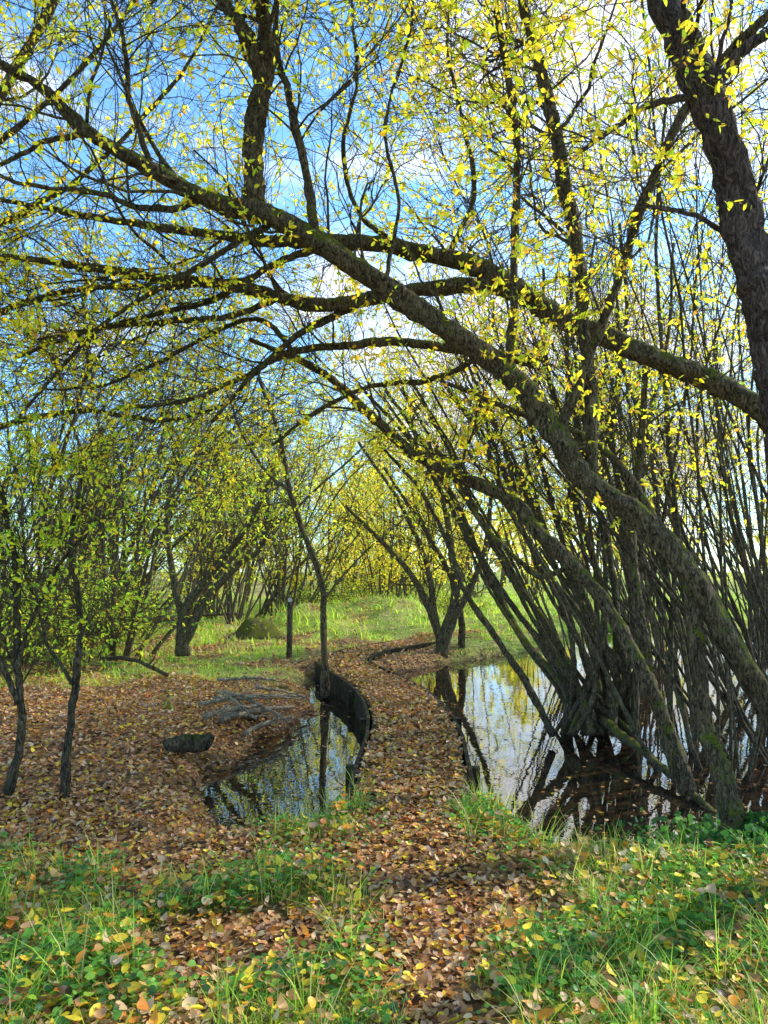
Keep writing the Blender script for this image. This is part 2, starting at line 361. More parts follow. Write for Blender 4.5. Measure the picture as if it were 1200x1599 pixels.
litter(g,40000,11,24,0,0.05,0.09,[3,4,3,1.4,2,1.0,4],0.7)
n=8500; sidx=rng.uniform(0,LT,n); pts=np.array([cl_at(s)[0] for s in sidx]); q=pts+rng.normal(0,0.22,(n,2))
dd=deck_dist(q[:,0],q[:,1]); q=q[dd<HW-0.01]; n=len(q)
nor=nrm(np.stack([rng.normal(0,0.25,n),rng.normal(0,0.25,n),np.ones(n)],1)); a=rng.uniform(0,6.28,n); ax=np.stack([np.cos(a),np.sin(a),np.zeros(n)],1)
L=rng.uniform(0.03,0.06,n); leaves(g,np.stack([q[:,0],q[:,1],np.maximum(DZ,height(q[:,0],q[:,1]))+rng.uniform(0.006,0.025,n)],1),ax,nor,L,L*0.62,palette(n,LIT,[1.5,6,4,1.5,4,0.4,4],0.25),1,0.4,0.25)
obj('fallen_leaves',g.mesh('fallen_leaves',[M_litter]),kind='stuff',label='brown orange and yellow fallen leaves covering the ground')

# ---------------------------------------------------------------- grass and weeds
def blades(g,x,y,z,L,w,cols,lean=0.5):
    n=len(x); a=rng.uniform(0,6.28,n); d=np.stack([np.cos(a),np.sin(a)],1); s=np.stack([-np.sin(a),np.cos(a),np.zeros(n)],1)
    ln=np.abs(rng.normal(lean,0.3,n)); V=np.zeros((n,7,3)); i=0
    for k,t in enumerate((0,0.35,0.7,1.0)):
        p=np.stack([x+d[:,0]*ln*L*t*t,y+d[:,1]*ln*L*t*t,z+L*t*(1-0.35*ln*t)],1); ww=(w*(1-0.75*t))[:,None]
        if k<3: V[:,i]=p-s*ww; V[:,i+1]=p+s*ww; i+=2
        else: V[:,i]=p
    o=(np.arange(n)*7)[:,None]
    g.add(V.reshape(-1,3),[np.concatenate([o+np.array([[0,1,3,2]]),o+np.array([[2,3,5,4]])]),o+np.array([[4,5,6]])],np.repeat(cols,7,axis=0))
GR=[(0.17,0.36,0.04),(0.28,0.50,0.05),(0.52,0.64,0.08),(0.09,0.18,0.03),(0.66,0.56,0.24)]
g=Geo()
def grass(n,y0,y1,L0,L1,w,wt,tuft=7,sp=0.03):
    x,y=scatter(n//tuft,y0,y1); ok=rng.uniform(size=len(x))<grassmask(x,y)**1.3; x,y=x[ok],y[ok]
    x=np.repeat(x,tuft); y=np.repeat(y,tuft); L=np.repeat(rng.uniform(L0,L1,len(x)//tuft),tuft)*rng.uniform(0.5,1.1,len(x))
    x=x+rng.normal(0,sp*y0**0.3,len(x)); y=y+rng.normal(0,sp*y0**0.3,len(x))
    h=height(x,y); ok=(h>WATER)&~((deck_dist(x,y)<HW+0.03)&(y>5.0))
    x,y,h,L=x[ok],y[ok],h[ok],L[ok]; n=len(x)
    blades(g,x,y,h-0.01,L,np.full(n,w)*rng.uniform(0.6,1.3,n),palette(n,GR,wt,0.3),0.7)
grass(38000,2.0,5.5,0.05,0.16,0.0026,[3,3.5,1.5,2,1.0])
grass(12000,2.0,5.5,0.16,0.36,0.0028,[2,3.5,2.5,1,2],tuft=14,sp=0.022)
grass(34000,5.3,16,0.06,0.2,0.006,[2,3,3,1,1.5])
grass(48000,14,42,0.08,0.24,0.014,[1,3,7,0.3,1.2])
grass(12000,14,34,0.25,0.55,0.012,[1,3,6,0.5,3],tuft=16,sp=0.06)
obj('grass',g.mesh('grass',[M_grass]),kind='stuff',label='tufts of green grass among fallen leaves')
g=Geo(); n=52000; x,y=scatter(n,2.0,5.6); ok=(rng.uniform(size=n)<grassmask(x,y)*sstep(-0.9,0.4,vnoise(x,y,5,9)))&(height(x,y)>WATER); x,y=x[ok],y[ok]; n=len(x)
z=height(x,y)+rng.uniform(0.015,0.10,n)
nor=nrm(np.stack([rng.normal(0,0.5,n),rng.normal(0,0.5,n),np.ones(n)],1)); a=rng.uniform(0,6.28,n); ax=np.stack([np.cos(a),np.sin(a),np.zeros(n)],1); L=rng.uniform(0.014,0.042,n)
leaves(g,np.stack([x,y,z],1),ax,nor,L,L*rng.uniform(0.7,1.0,n),palette(n,[(0.11,0.28,0.05),(0.19,0.42,0.07),(0.07,0.17,0.05),(0.36,0.52,0.07)],[3,3,1.8,1],0.25),2,0.2,0.2)
obj('ground_ivy',g.mesh('ground_ivy',[M_grass]),kind='stuff',label='low green ivy and nettle leaves on the ground')

# ---------------------------------------------------------------- trees
YEL=[(0.90,0.70,0.04),(0.74,0.70,0.05),(0.44,0.54,0.04),(0.94,0.62,0.05),(0.60,0.32,0.05)]
GRN=[(0.42,0.62,0.05),(0.64,0.70,0.06),(0.24,0.40,0.04),(0.84,0.70,0.05)]
def leafy(g,P,R,n,L0,L1,pal,wt,asp=0.38,kind=0,t0=0.15,mat=1):
    idx=rng.integers(0,len(P),n); t=rng.uniform(t0,1,n); p,tan,_=sample(P,R,idx,t)
    ax=tan*0.6+rng.normal(0,0.6,(n,3)); ax[:,2]-=0.25; nor=nrm(rng.normal(0,1,(n,3))+np.array([0.5,0.3,0.4]))
    L=rng.uniform(L0,L1,n); leaves(g,p,ax,nor,L,L*asp*rng.uniform(0.8,1.3,n),palette(n,pal,wt,0.25),kind,0.2,0.2,mat)
def tree_obj(tm,cm,name,loc=(0,0,0),rotz=0.0,sc=1.0,label='',group=None,category='tree'):
    r=obj(name,None); r.location=loc; r.rotation_euler=(0,0,rotz); r.scale=(sc,sc,sc)
    r['label']=label; r['category']=category
    if group: r['group']=group
    r.empty_display_size=0.3
    obj('trunk',tm,r); obj('crown',cm,r); return r

def hero(name,limbs,base,label,n1=9,n2=7,n3=4,nleaf=9000,tk=10,pal=YEL,wt=(3,3,2,2,0.7),bark=None,leafL=(0.028,0.056),spawn_from=0.35,len1=(0.7,1.9),zmin=2.1,xthin=2.0):
    base=np.array(base); gt=Geo(); gc=Geo(); R12=[]
    for li,lb in enumerate(limbs):
        a=np.array([(*W(px,py,d),w/2/F*d) for px,py,d,w in lb]); c=catmull(a,12)
        wob=np.cumsum(rng.normal(0,0.0042,(len(c),3)),axis=0); wob-=np.linspace(0,1,len(c))[:,None]*wob[-1]
        P=c[:,:3]+wob; R=np.maximum(c[:,3],0.004)
        tubes(gt,(P-base)[None],R[None],tk if R.max()>0.05 else 8,rough=0.13)
        s=np.linspace(0,len(P)-1,16); Q=np.stack([np.interp(s,np.arange(len(P)),P[:,k]) for k in range(3)],1); r=np.interp(s,np.arange(len(P)),R)
        R12.append((Q,r))
    P0=np.array([q for q,_ in R12]); R0=np.array([r for _,r in R12])
    P1,R1=spawn(P0,R0,n1,spawn_from,1.0,50,len1[0],len1[1],10,0.2,0.03,0.36,0.018,0.3,0.4)
    keep=(P1[:,0,2]>zmin)&((P1[:,0,0]<xthin+0.12*P1[:,0,1]-0.6)|(rng.uniform(size=len(P1))<0.25))
    P1,R1=P1[keep],R1[keep]
    P2,R2=spawn(P1,R1,n2,0.15,1.0,42,0.35,1.1,7,0.2,0.01,0.6,0.007,0.35)
    P3,R3=spawn(P2,R2,n3,0.15,1.0,40,0.15,0.5,4,0.18,0.0,0.6,0.003,0.5)
    tubes(gt,P1-base,np.maximum(R1,0.003),6,rough=0.08)
    tubes(gc,P2-base,np.maximum(R2,0.002),4); tubes(gc,P3-base,np.maximum(R3,0.0013),3)
    # leaves gather in clusters: a third of the twigs carry most of them
    carry=rng.permutation(len(P3))[:max(20,int(len(P3)*0.45))]
    leafy(gc,(P3-base)[carry],R3[carry],nleaf,leafL[0],leafL[1],pal,wt,0.42,1)
    tm=gt.mesh('trunk',[bark or M_bark]); cm=gc.mesh('crown',[M_bark2,M_leaf])
    tree_obj(tm,cm,name,tuple(base),label=label)

LA=[(1290,1275,4.9,56),(1215,1130,4.9,38),(1150,1030,4.9,35),(1085,925,4.95,34),(1000,825,5.0,34),(900,742,5.1,36),(862,680,5.1,39),(820,610,5.15,37),(740,545,5.2,35),(640,480,5.2,36),(540,412,5.1,34),(430,345,5.0,33),(340,315,4.9,27),(240,268,4.8,23),(140,205,4.6,19),(60,140,4.5,15),(-40,80,4.3,13),(-150,30,4.2,8)]
hero('willow_tree',[LA,
 [(405,345,5.0,32),(402,250,4.9,31),(412,160,4.8,32),(425,90,4.7,29),(420,20,4.6,23),(415,-80,4.5,18),(430,-200,4.4,12)],
 [(412,140,4.78,25),(385,60,4.65,23),(345,0,4.6,19),(300,-80,4.5,15),(240,-180,4.4,9)],
 [(492,385,5.05,16),(482,280,5.0,14),(460,170,4.9,13),(440,90,4.9,11),(430,-40,4.8,8)],
 [(925,760,5.1,22),(928,640,5.1,20),(918,500,5.1,20),(905,380,5.0,22),(880,250,4.9,22),(850,120,4.8,20),(815,-20,4.7,17),(790,-140,4.6,13)],
 [(797,590,5.15,14),(797,450,5.1,13),(800,300,5.05,13),(795,180,5.0,13),(780,60,4.9,11),(765,-80,4.8,8)],
 [(872,690,5.1,12),(905,590,5.0,14),(945,470,4.9,14),(990,350,4.8,14),(1050,200,4.7,16),(1110,110,4.6,16),(1200,20,4.4,14),(1320,-90,4.2,11)],
 [(1078,915,4.95,23),(1085,1030,4.9,24),(1095,1120,4.9,26),(1125,1200,4.8,30),(1150,1300,4.7,42)],
 [(330,312,4.9,13),(250,330,4.8,11),(150,300,4.7,9),(40,290,4.6,7),(-60,250,4.5,5)],
 [(600,455,5.15,7),(620,330,5.1,6),(600,200,5.0,5),(640,60,4.9,5),(650,-60,4.8,4)],
 [(240,268,4.8,10),(200,160,4.7,9),(190,60,4.6,7),(150,-60,4.5,5)],
 [(1060,900,5.0,14),(1010,800,5.2,13),(960,720,5.4,12),(890,670,5.6,10),(800,640,5.8,9),(700,600,6.0,7)],
 [(140,205,4.6,10),(60,230,4.6,8),(-20,270,4.6,6),(-100,330,4.6,4)],
 [(430,345,5.0,11),(330,400,5.1,9),(220,470,5.2,8),(110,560,5.3,6),(20,660,5.3,4)]],
 W(1290,1275,4.9),'large mossy willow arching over the boardwalk from the water edge',n1=13,n2=8,n3=4,nleaf=21000,tk=18)
hero('willow_tree',[[(1440,1230,5.6,58),(1370,1000,5.6,48),(1300,800,5.6,41),(1200,668,5.6,36),(1110,605,5.7,34),(1010,562,5.8,33),(920,520,5.9,31),(830,470,6,31),(760,428,6,29),(680,400,6,26),(600,382,6,25),(500,376,6,22),(400,372,6,17),(300,362,5.9,14),(200,350,5.8,11),(90,330,5.6,9),(-60,300,5.4,6)],
 [(825,470,6,25),(750,446,6,23),(660,452,6,23),(590,468,6,21),(500,480,5.9,21),(430,468,5.8,19),(350,448,5.7,19),(260,440,5.6,16),(150,425,5.5,13),(50,410,5.4,10),(-80,400,5.2,7)],
 [(590,466,6,13),(520,492,5.9,12),(450,535,5.8,10),(390,590,5.7,8),(330,660,5.6,5)],
 [(520,378,6,12),(430,415,5.9,11),(330,470,5.8,10),(200,500,5.7,8),(60,530,5.6,5)],
 [(840,570,6.2,17),(750,556,6.2,15),(650,545,6.1,15),(560,542,6.0,14),(460,550,5.9,11),(380,585,5.8,9),(290,625,5.7,7),(180,640,5.6,4)],
 [(430,468,5.8,12),(360,500,5.7,10),(260,510,5.6,9),(140,520,5.5,7),(20,560,5.4,5)],
 [(620,385,6,9),(560,330,5.9,8),(540,230,5.8,7),(560,120,5.7,6),(550,0,5.6,5)],
 [(700,405,6,9),(740,300,5.9,8),(720,180,5.8,6),(700,60,5.7,5),(720,-60,5.6,4)],
 [(460,550,5.9,9),(400,500,5.9,8),(300,540,5.8,7),(180,600,5.7,5),(60,610,5.6,4)],
 [(760,556,6.2,10),(680,590,6.3,9),(600,600,6.4,8),(500,640,6.4,6),(420,700,6.4,4)]],
 W(1440,1230,5.6),'long horizontal willow limbs with moss reaching over the path',n1=12,n2=8,n3=4,nleaf=11500,tk=16)
hero('willow_tree',[[(1340,1330,4.0,90),(1285,1050,4.0,74),(1245,800,3.95,68),(1212,600,3.9,64),(1185,450,3.85,60),(1152,300,3.8,57),(1102,140,3.75,54),(1045,0,3.7,50),(1000,-120,3.6,38)],
 [(1090,150,3.76,12),(1000,170,3.7,9),(900,240,3.7,6)],[(1170,400,3.85,10),(1090,340,3.9,8),(1000,320,4.0,6)],
 [(1110,150,3.75,22),(1160,80,3.7,19),(1230,20,3.6,16),(1300,-100,3.5,12)]],
 W(1340,1330,4.0),'thick leaning willow trunk with rough grey brown bark',n1=10,n2=8,n3=4,nleaf=4800,tk=18,spawn_from=0.55,len1=(0.6,1.5),bark=M_bark3,xthin=2.4)
hero('willow_tree',[[(1072,1235,5.8,28),(1040,1120,5.8,23),(1005,1040,5.8,22),(955,945,5.9,22),(905,885,6.0,23),(845,830,6.1,22),(805,780,6.2,21),(740,745,6.3,19),(650,703,6.4,17),(590,648,6.4,15),(530,592,6.4,13),(470,560,6.3,10),(390,530,6.2,7)],
 [(900,880,6.0,10),(850,900,6.2,9),(800,870,6.4,8),(740,800,6.6,7),(680,700,6.7,5)],
 [(1066,1190,5.8,15),(1020,1080,5.9,14),(1000,960,6.0,13),(985,840,6.2,12),(1000,700,6.3,11),(1010,540,6.3,9)]],
 W(1072,1235,5.8),'slender mossy willow leaning over dark water',n1=10,n2=7,n3=4,nleaf=3600,tk=12,spawn_from=0.45)
E=[]
base_e=[[(900,1080),(835,1000),(770,905),(715,800),(660,700),(600,600)],[(885,1085),(815,990),(745,880),(690,780),(640,690),(560,600)],
 [(900,1060),(860,980),(800,890),(745,790),(700,690),(640,590)],[(945,1060),(905,980),(850,900),(800,800),(755,690),(690,590)],
 [(930,1040),(890,930),(845,830),(800,730),(760,620),(700,500)],[(940,1040),(925,950),(885,850),(850,740),(815,620),(770,500)],
 [(950,1040),(935,940),(905,820),(880,700),(860,560),(850,420)],[(955,1040),(950,920),(930,800),(905,680),(890,540),(900,380)],
 [(962,1040),(968,920),(962,800),(960,660),(975,500),(970,350)],[(975,1050),(990,940),(1000,820),(1010,700),(1040,540),(1050,380)],
 [(860,1070),(800,1000),(740,920),(700,840),(650,760),(590,690)]]
for i,e in enumerate(base_e+base_e+base_e[:8]):
    j=i>=11; d=8.0+rng.uniform(-0.8,1.6); w0=rng.uniform(5,9) if j else rng.uniform(10,14); ox,oy=(rng.uniform(-65,80),rng.uniform(-15,15)) if j else (0,0)
    bx=rng.uniform(-75,80)
    E.append([(930+bx,1148,8.0+rng.uniform(-.2,.8),w0*1.05)]+[(px+bx*0.7*max(0,1-(k+1)/4)+ox*min(1,(k+1)/3)+rng.uniform(-5,5),py+oy,8.0+(d-8.0)*min(1,(k+1)/3)+0.06*k,w0*(1.0-0.12*k)) for k,(px,py) in enumerate(e)])
E.append([(940,1125,8.0,16),(990,1165,7.2,14),(1060,1222,6.3,13),(1120,1275,5.7,11)])
hero('willow_tree',E,W(935,1150,8.0),'many stemmed mossy willow clump rising from flooded pool',n1=6,n2=5,n3=3,nleaf=4500,tk=9,spawn_from=0.4,leafL=(0.033,0.06),xthin=3.0,zmin=1.4,bark=M_barkc)
hero('willow_tree',[[(510,1090,10.6,16),(508,1020,10.6,10),(505,930,10.6,10),(495,880,10.6,10),(470,820,10.6,9),(450,750,10.6,8),(435,680,10.6,7),(405,590,10.6,6)],
 [(455,770,10.6,6),(420,740,10.6,5),(380,680,10.5,4),(350,600,10.4,3)]],W(510,1090,10.6),'thin crooked dark sapling standing in a small pool',n1=7,n2=4,n3=3,nleaf=400,tk=9,spawn_from=0.55,len1=(0.5,1.3))
hero('willow_tree',[[(690,1035,15,22),(698,985,15,18),(712,930,15,14),(705,860,15,11),(690,780,15,8),(670,690,15,6)],
 [(690,1030,15,17),(685,985,15,13),(650,910,15,10),(600,850,15,7),(540,790,15,5)],
 [(692,1032,15,15),(705,975,15,13),(735,920,15,10),(760,850,15,8),(770,750,15,6)],
 [(722,1022,15.5,12),(722,960,15.5,10),(705,900,15.4,8),(660,820,15.2,6),(600,730,15,4)],
 [(694,1030,15,13),(680,960,15,10),(665,880,15,8),(620,780,15,6),(560,690,14.8,4)]],W(690,1035,15),'dark branching willow on a leafy islet by the boardwalk',n1=12,n2=8,n3=3,nleaf=2000,tk=8,spawn_from=0.35,leafL=(0.045,0.08),zmin=1.0,xthin=9)
hero('hawthorn_tree',[[(102,1248,5.3,16),(104,1150,5.3,12),(112,1050,5.3,11),(118,950,5.3,9),(105,850,5.3,7),(130,740,5.3,5)],
 [(110,1070,5.3,7),(75,1010,5.3,5),(50,930,5.3,4),(20,860,5.3,3)]],W(102,1248,5.3),'thin dark hawthorn trunk growing out of leaf litter',n1=9,n2=6,n3=4,nleaf=1100,tk=9,pal=GRN,wt=(3,3,1,2.5),spawn_from=0.4,leafL=(0.028,0.052),len1=(0.4,1.0),bark=M_bark2,zmin=0.6)
hero('hawthorn_tree',[[(5,1262,5.2,18),(32,1150,5.25,12),(25,1030,5.3,11),(30,900,5.3,9),(0,760,5.3,7)],[(28,1100,5.25,9),(-5,1020,5.2,7),(-40,900,5.2,5)],[(25,1050,5.25,8),(50,960,5.3,6),(90,880,5.3,5),(150,820,5.4,3)]],
 W(5,1262,5.2),'forked hawthorn with green and yellow leaves',n1=10,n2=7,n3=4,nleaf=2300,tk=9,pal=GRN,wt=(3,3,1,2.5),spawn_from=0.4,leafL=(0.028,0.055),len1=(0.5,1.2),bark=M_bark2,zmin=0.6)
hero('hawthorn_tree',[[(285,1025,13.2,24),(290,965,13.2,18),(310,920,13.2,14),(350,870,13.2,11),(400,800,13.2,8),(430,720,13.1,5)],
 [(290,1000,13.2,16),(325,930,13.2,12),(370,885,13.2,9),(410,850,13.1,6),(420,780,13,4)],
 [(286,980,13.2,13),(270,900,13.2,10),(260,800,13.2,8),(280,700,13.2,6)]],W(285,1025,13.2),'leaning hawthorn with a forked sunlit trunk',n1=11,n2=7,n3=4,nleaf=2000,tk=9,pal=GRN,wt=(3,3,1,2.5),spawn_from=0.4,leafL=(0.04,0.075),len1=(0.9,2.0),bark=M_barkc,zmin=1.0)
hero('willow_tree',[[(-260,1290,5.6,44),(-220,900,5.6,36),(-150,520,5.6,28),(-40,220,5.5,20),(80,0,5.4,14),(160,-160,5.3,8)],
 [(-170,620,5.6,13),(-20,500,5.7,11),(130,455,5.8,9),(280,450,5.9,7),(400,430,6,4)],
 [(-110,400,5.6,13),(30,330,5.7,10),(160,240,5.7,8),(280,110,5.8,6),(360,-30,5.8,4)],
 [(-200,780,5.6,12),(-40,680,5.8,10),(120,640,6,8),(270,650,6.2,6),(380,620,6.3,4)],
 [(-60,260,5.5,11),(60,180,5.5,9),(170,60,5.5,7),(260,-60,5.5,4)]],
 W(-260,1290,5.6),'slender willow whose fine drooping branches reach over the bank',n1=12,n2=8,n3=4,nleaf=4800,tk=10,spawn_from=0.2,wt=(3,3,3,1,0.7),len1=(0.8,2.0),zmin=2.4)

def template(seed,nst,hgt,lean,leandir,rad,pal,wt,nleaf,L0,L1,n1=7,n2=6,n3=4,bark=M_bark2,fan=16,t0=0.25,spread=0.25,len1=(0.8,2.2),wob=0.05,up=0.012):
    global rng; old=rng; rng=np.random.default_rng(seed); gt=Geo(); gc=Geo()
    a=rng.uniform(0,6.28,nst); rr=rng.uniform(0.03,spread,nst); S=np.stack([rr*np.cos(a),rr*np.sin(a),np.full(nst,-0.35)],1)
    D=np.stack([np.cos(a)*np.radians(fan)*rng.uniform(0.2,1.2,nst)+math.cos(leandir)*math.tan(lean),np.sin(a)*np.radians(fan)*rng.uniform(0.2,1.2,nst)+math.sin(leandir)*math.tan(lean),np.ones(nst)],1)
    P0=grow(S,D,rng.uniform(0.7,1.1,nst)*hgt,16,wob,up); R0=(rad*rng.uniform(0.5,1.2,nst))[:,None]*np.linspace(1,0.12,16)[None]; R0[:,0]*=1.4
    P1,R1=spawn(P0,R0,n1,t0,1,40,len1[0],len1[1],8,0.13,0.04,0.5,0.025,0.3)
    P2,R2=spawn(P1,R1,n2,0.15,1,40,0.4,1.2,5,0.16,0.02,0.6,0.010,0.35)
    P3,R3=spawn(P2,R2,n3,0.15,1,40,0.2,0.6,3,0.14,0,0.6,0.005,0.5)
    tubes(gt,P0,R0,8,rough=0.1); tubes(gt,P1,np.maximum(R1,0.005),5)
    tubes(gc,P2,np.maximum(R2,0.0035),3); tubes(gc,P3,np.maximum(R3,0.0022),3)
    leafy(gc,P3,R3,nleaf,L0,L1,pal,wt,0.42,0)
    r=(gt.mesh('trunk',[bark]),gc.mesh('crown',[bark,M_leaf])); rng=old; return r
WILL=[template(100+i,n,h,l,math.pi,r,YEL,(3,3,2,2,0.6),2300,0.05,0.085,n1=5,n2=5,n3=3,t0=0.40,spread=0.6,wob=0.07,fan=20,bark=M_barkc if i%2 else M_bark2) for i,(n,h,l,r) in enumerate([(15,9,0.3,0.030),(17,10.5,0.15,0.028),(14,8.5,0.42,0.032),(12,11,0.07,0.034),(18,9.5,0.2,0.026)])]
HAW=[template(200+i,n,h,l,0.3,r,GRN,(3,3.5,0.6,3.5),1700,0.05,0.085,n1=9,n2=6,n3=3,fan=28,t0=0.22,wob=0.11,up=-0.01,bark=M_barkf if i%2 else M_bark2) for i,(n,h,l,r) in enumerate([(8,8,0.35,0.042),(9,9.5,0.25,0.038),(7,7.5,0.45,0.045),(10,10,0.15,0.036)])]
GOLD=[template(300+i,n,h,l,0.0,r,[(0.92,0.70,0.08),(0.80,0.74,0.09),(0.56,0.62,0.08),(0.84,0.46,0.08)],(3,3.5,2,1),3400,0.09,0.155,n1=8,n2=5,n3=3,fan=26,t0=0.12,wob=0.08,bark=M_barkf,len1=(0.9,2.4)) for i,(n,h,l,r) in enumerate([(7,10.0,0.12,0.05),(9,11.0,0.05,0.045),(6,8.5,0.2,0.05)])]
BUSH=[template(400+i,14,h,0.0,0.0,0.02,GRN,(3,3,1,2),1500,0.05,0.09,n1=5,n2=5,n3=2,fan=45,t0=0.1,spread=0.4,len1=(0.4,0.9),wob=0.12,bark=M_barkf) for i,h in enumerate([1.7,1.2,1.9])]
pr=np.random.default_rng(77)
def place(tpl,name,xy,label,group,sc=1.0,rot=None,cat='tree'):
    x,y=xy; z=max(float(height(x,y)),WATER-0.15); tm,cm=tpl[pr.integers(len(tpl))]
    tree_obj(tm,cm,name,(x,y,z),pr.uniform(0,6.28) if rot is None else rot,sc*pr.uniform(0.85,1.15),label,group,cat)
used=[]
def fill(region,n,mind,tpl,name,label,group,sc=1.0,rot=None,cat='tree'):
    x0,x1,y0,y1,cond=region; k=0; tries=0
    while k<n and tries<4000:
        tries+=1; x=pr.uniform(x0,x1); y=pr.uniform(y0,y1)
        if abs(x)>0.55*y+0.6 or not cond(x,y) or (abs(x/y+0.13)<0.065 and y<19) or any((x-a)**2+(y-b)**2<mind**2 for a,b in used) or float(deck_dist(np.array([x]),np.array([y]))[0])<1.0: continue
        used.append((x,y)); place(tpl,name,(x,y),label,group,sc,None if rot is None else rot+pr.uniform(-0.4,0.4),cat); k+=1
for x,y in [(3.1,6.9),(4.1,7.5),(4.6,9.4),(5.6,10.6),(4.6,12.8),(6.6,12.2),(3.8,13.8),(5.6,15.0)]:
    used.append((x,y)); place(WILL,'willow_tree',(x,y),'slim multi stemmed willow standing in flooded ground','willows in the flooded ground',0.92,pr.uniform(-0.3,0.3))
fill((6,16,13,28,lambda x,y:x>0.34*y),7,1.7,WILL,'willow_tree','slim multi stemmed willow standing in flooded ground','willows in the flooded ground',1.0,0.0)
fill((-14,-3.6,12.0,25,lambda x,y:(x<-0.30*y)),12,1.8,HAW,'hawthorn_tree','green and yellow hawthorn on leaf covered bank','hawthorns on the wooded bank',1.0,0.0)
fill((-8,-2.2,17,30,lambda x,y:x>-0.36*y and x<-0.12*y),7,1.8,HAW,'hawthorn_tree','green and yellow hawthorn on leaf covered bank','hawthorns on the wooded bank',0.9,0.0)
fill((-8,2.0,23.5,31,lambda x,y:True),11,1.7,GOLD,'golden_tree','golden leaved tree at the far meadow edge','golden trees beyond the meadow',0.8)
fill((-14,6.0,31,42,lambda x,y:True),9,2.2,GOLD,'golden_tree','golden leaved tree at the far meadow edge','golden trees beyond the meadow',0.95)
fill((2.8,18,27,42,lambda x,y:True),6,2.8,GOLD,'golden_tree','golden leaved tree at the far meadow edge','golden trees beyond the meadow',0.6)
fill((-9,-3.8,10.5,22,lambda x,y:x<-0.34*y),5,0.9,BUSH,'bush','low green bush in the wooded bank','bushes on the wooded bank',0.9,cat='bush')
fill((-6,4,22.5,32,lambda x,y:True),7,1.1,BUSH,'bush','low green bush in the wooded bank','bushes on the wooded bank',0.8,cat='bush')

g=Geo(); n=120; a=rng.uniform(-0.75,0.75,n); r=rng.uniform(50,85,n); bx,by=r*np.sin(a),r*np.cos(a); hh=rng.uniform(7,12,n)*np.where(a>0.1,0.7,1.0)
S=np.stack([bx,by,np.full(n,0.3)],1); P=grow(S,np.stack([rng.normal(0,.1,n),rng.normal(0,.1,n),np.ones(n)],1),hh,6,0.06,0.02); tubes(g,P,np.linspace(0.16,0.03,6)[None]*np.ones((n,1)),5)
P1,R1=spawn(P,np.full((n,6),0.1),12,0.1,1,45,1.2,2.8,4,0.15,0.03,0.6,0.05); tubes(g,P1,R1,3)
leafy(g,P1,R1,34000,0.25,0.5,[(0.7,0.54,0.14),(0.6,0.56,0.14),(0.42,0.46,0.12),(0.66,0.42,0.13)],(3,3,2,1),0.6,0)
obj('distant_woodland',g.mesh('distant_woodland',[M_barkf,M_leaf]),kind='stuff',label='distant autumn woodland beyond the meadow')

g=Geo(); n=3200; bx,by,_=W(1165,1290,4.7); a=rng.uniform(0,6.28,n); rr=np.abs(rng.normal(0,0.35,n)); x=bx+rr*np.cos(a); y=by+rr*np.sin(a); z=np.maximum(height(x,y),WATER)+rng.uniform(0.02,0.2,n)*np.exp(-rr)
nor=nrm(rng.normal(0,0.6,(n,3))+np.array([0,-0.3,1])); ax=nrm(rng.normal(0,1,(n,3))); L=rng.uniform(0.03,0.05,n)
leaves(g,np.stack([x,y,z],1),ax,nor,L,L*0.9,palette(n,[(0.04,0.13,0.03),(0.08,0.2,0.04)],[1,1],0.3),2,0.1,0.15)
obj('ivy',g.mesh('ivy',[M_grass]),kind='stuff',label='dark green ivy around the foot of willow trunk')

# ---------------------------------------------------------------- marker post, logs, stump, dead branches
x,y,_=W(452,1025,13.6); z0=float(height(x,y))
r=obj('marker_post',None,label='slim wooden marker post standing in grass',category='post'); r.location=(x,y,z0)
g=Geo(); P=np.array([[(0,0,-0.2),(0.0,0,0.3),(0.005,0,0.7),(0.01,0,1.1)]]); tubes(g,P,np.array([[0.055,0.053,0.052,0.051]]),12,rough=0.03); obj('shaft',g.mesh('shaft',[M_bark2]),r)
g=Geo(); boxes(g,np.array([0.01,-0.062,1.05]),np.array([0.035,0,0]),np.array([0,0.006,0]),np.array([0,0,0.035])); obj('plate',g.mesh('plate',[M_white],False),r)
def log(name,p0,p1,r0,r1,label,cat='log',mat=M_bark,bend=0.05,cut=True,twigs=0):
    p0=np.array(p0,float); p1=np.array(p1,float); r=obj(name,None,label=label,category=cat); r.location=p0
    n=14; t=np.linspace(0,1,n)[:,None]; P=(p1-p0)*t+np.array([0,0,1])*bend*np.sin(t*np.pi)+rng.normal(0,0.006,(n,3)); R=np.linspace(r0,r1,n)
    g=Geo(); tubes(g,P[None],R[None],12,rough=0.1)
    if twigs:
        Q,S=spawn(P[None],R[None],twigs,0.2,0.95,40,0.3,0.8,7,0.12,0.0,0.6,0.02); Q[...,2]=np.maximum(Q[...,2],-p0[2]+0.03+height(Q[...,0]+p0[0],Q[...,1]+p0[1])); tubes(g,Q,S,6)
    obj('stem',g.mesh('stem',[mat]),r)
    if cut:
        g=Geo(); d=nrm(p0-p1); tubes(g,np.array([[d*0.001,d*0.012]]),np.array([[r0*0.86,r0*0.84]]),14); obj('cut_face',g.mesh('cut_face',[M_cut]),r)
def gp(px,py,dz=0.0):
    d=1.6*F/(py-890); x=W(px,py,d)[0]; return (x,d,float(height(x,d))+dz)
a=gp(262,1166,0.05); b=gp(328,1160,0.05); log('log',(a[0],a[1],a[2]),(b[0],b[1],a[2]),0.08,0.075,'short dark log lying flat in the leaf litter',bend=0.01,mat=M_bark2)
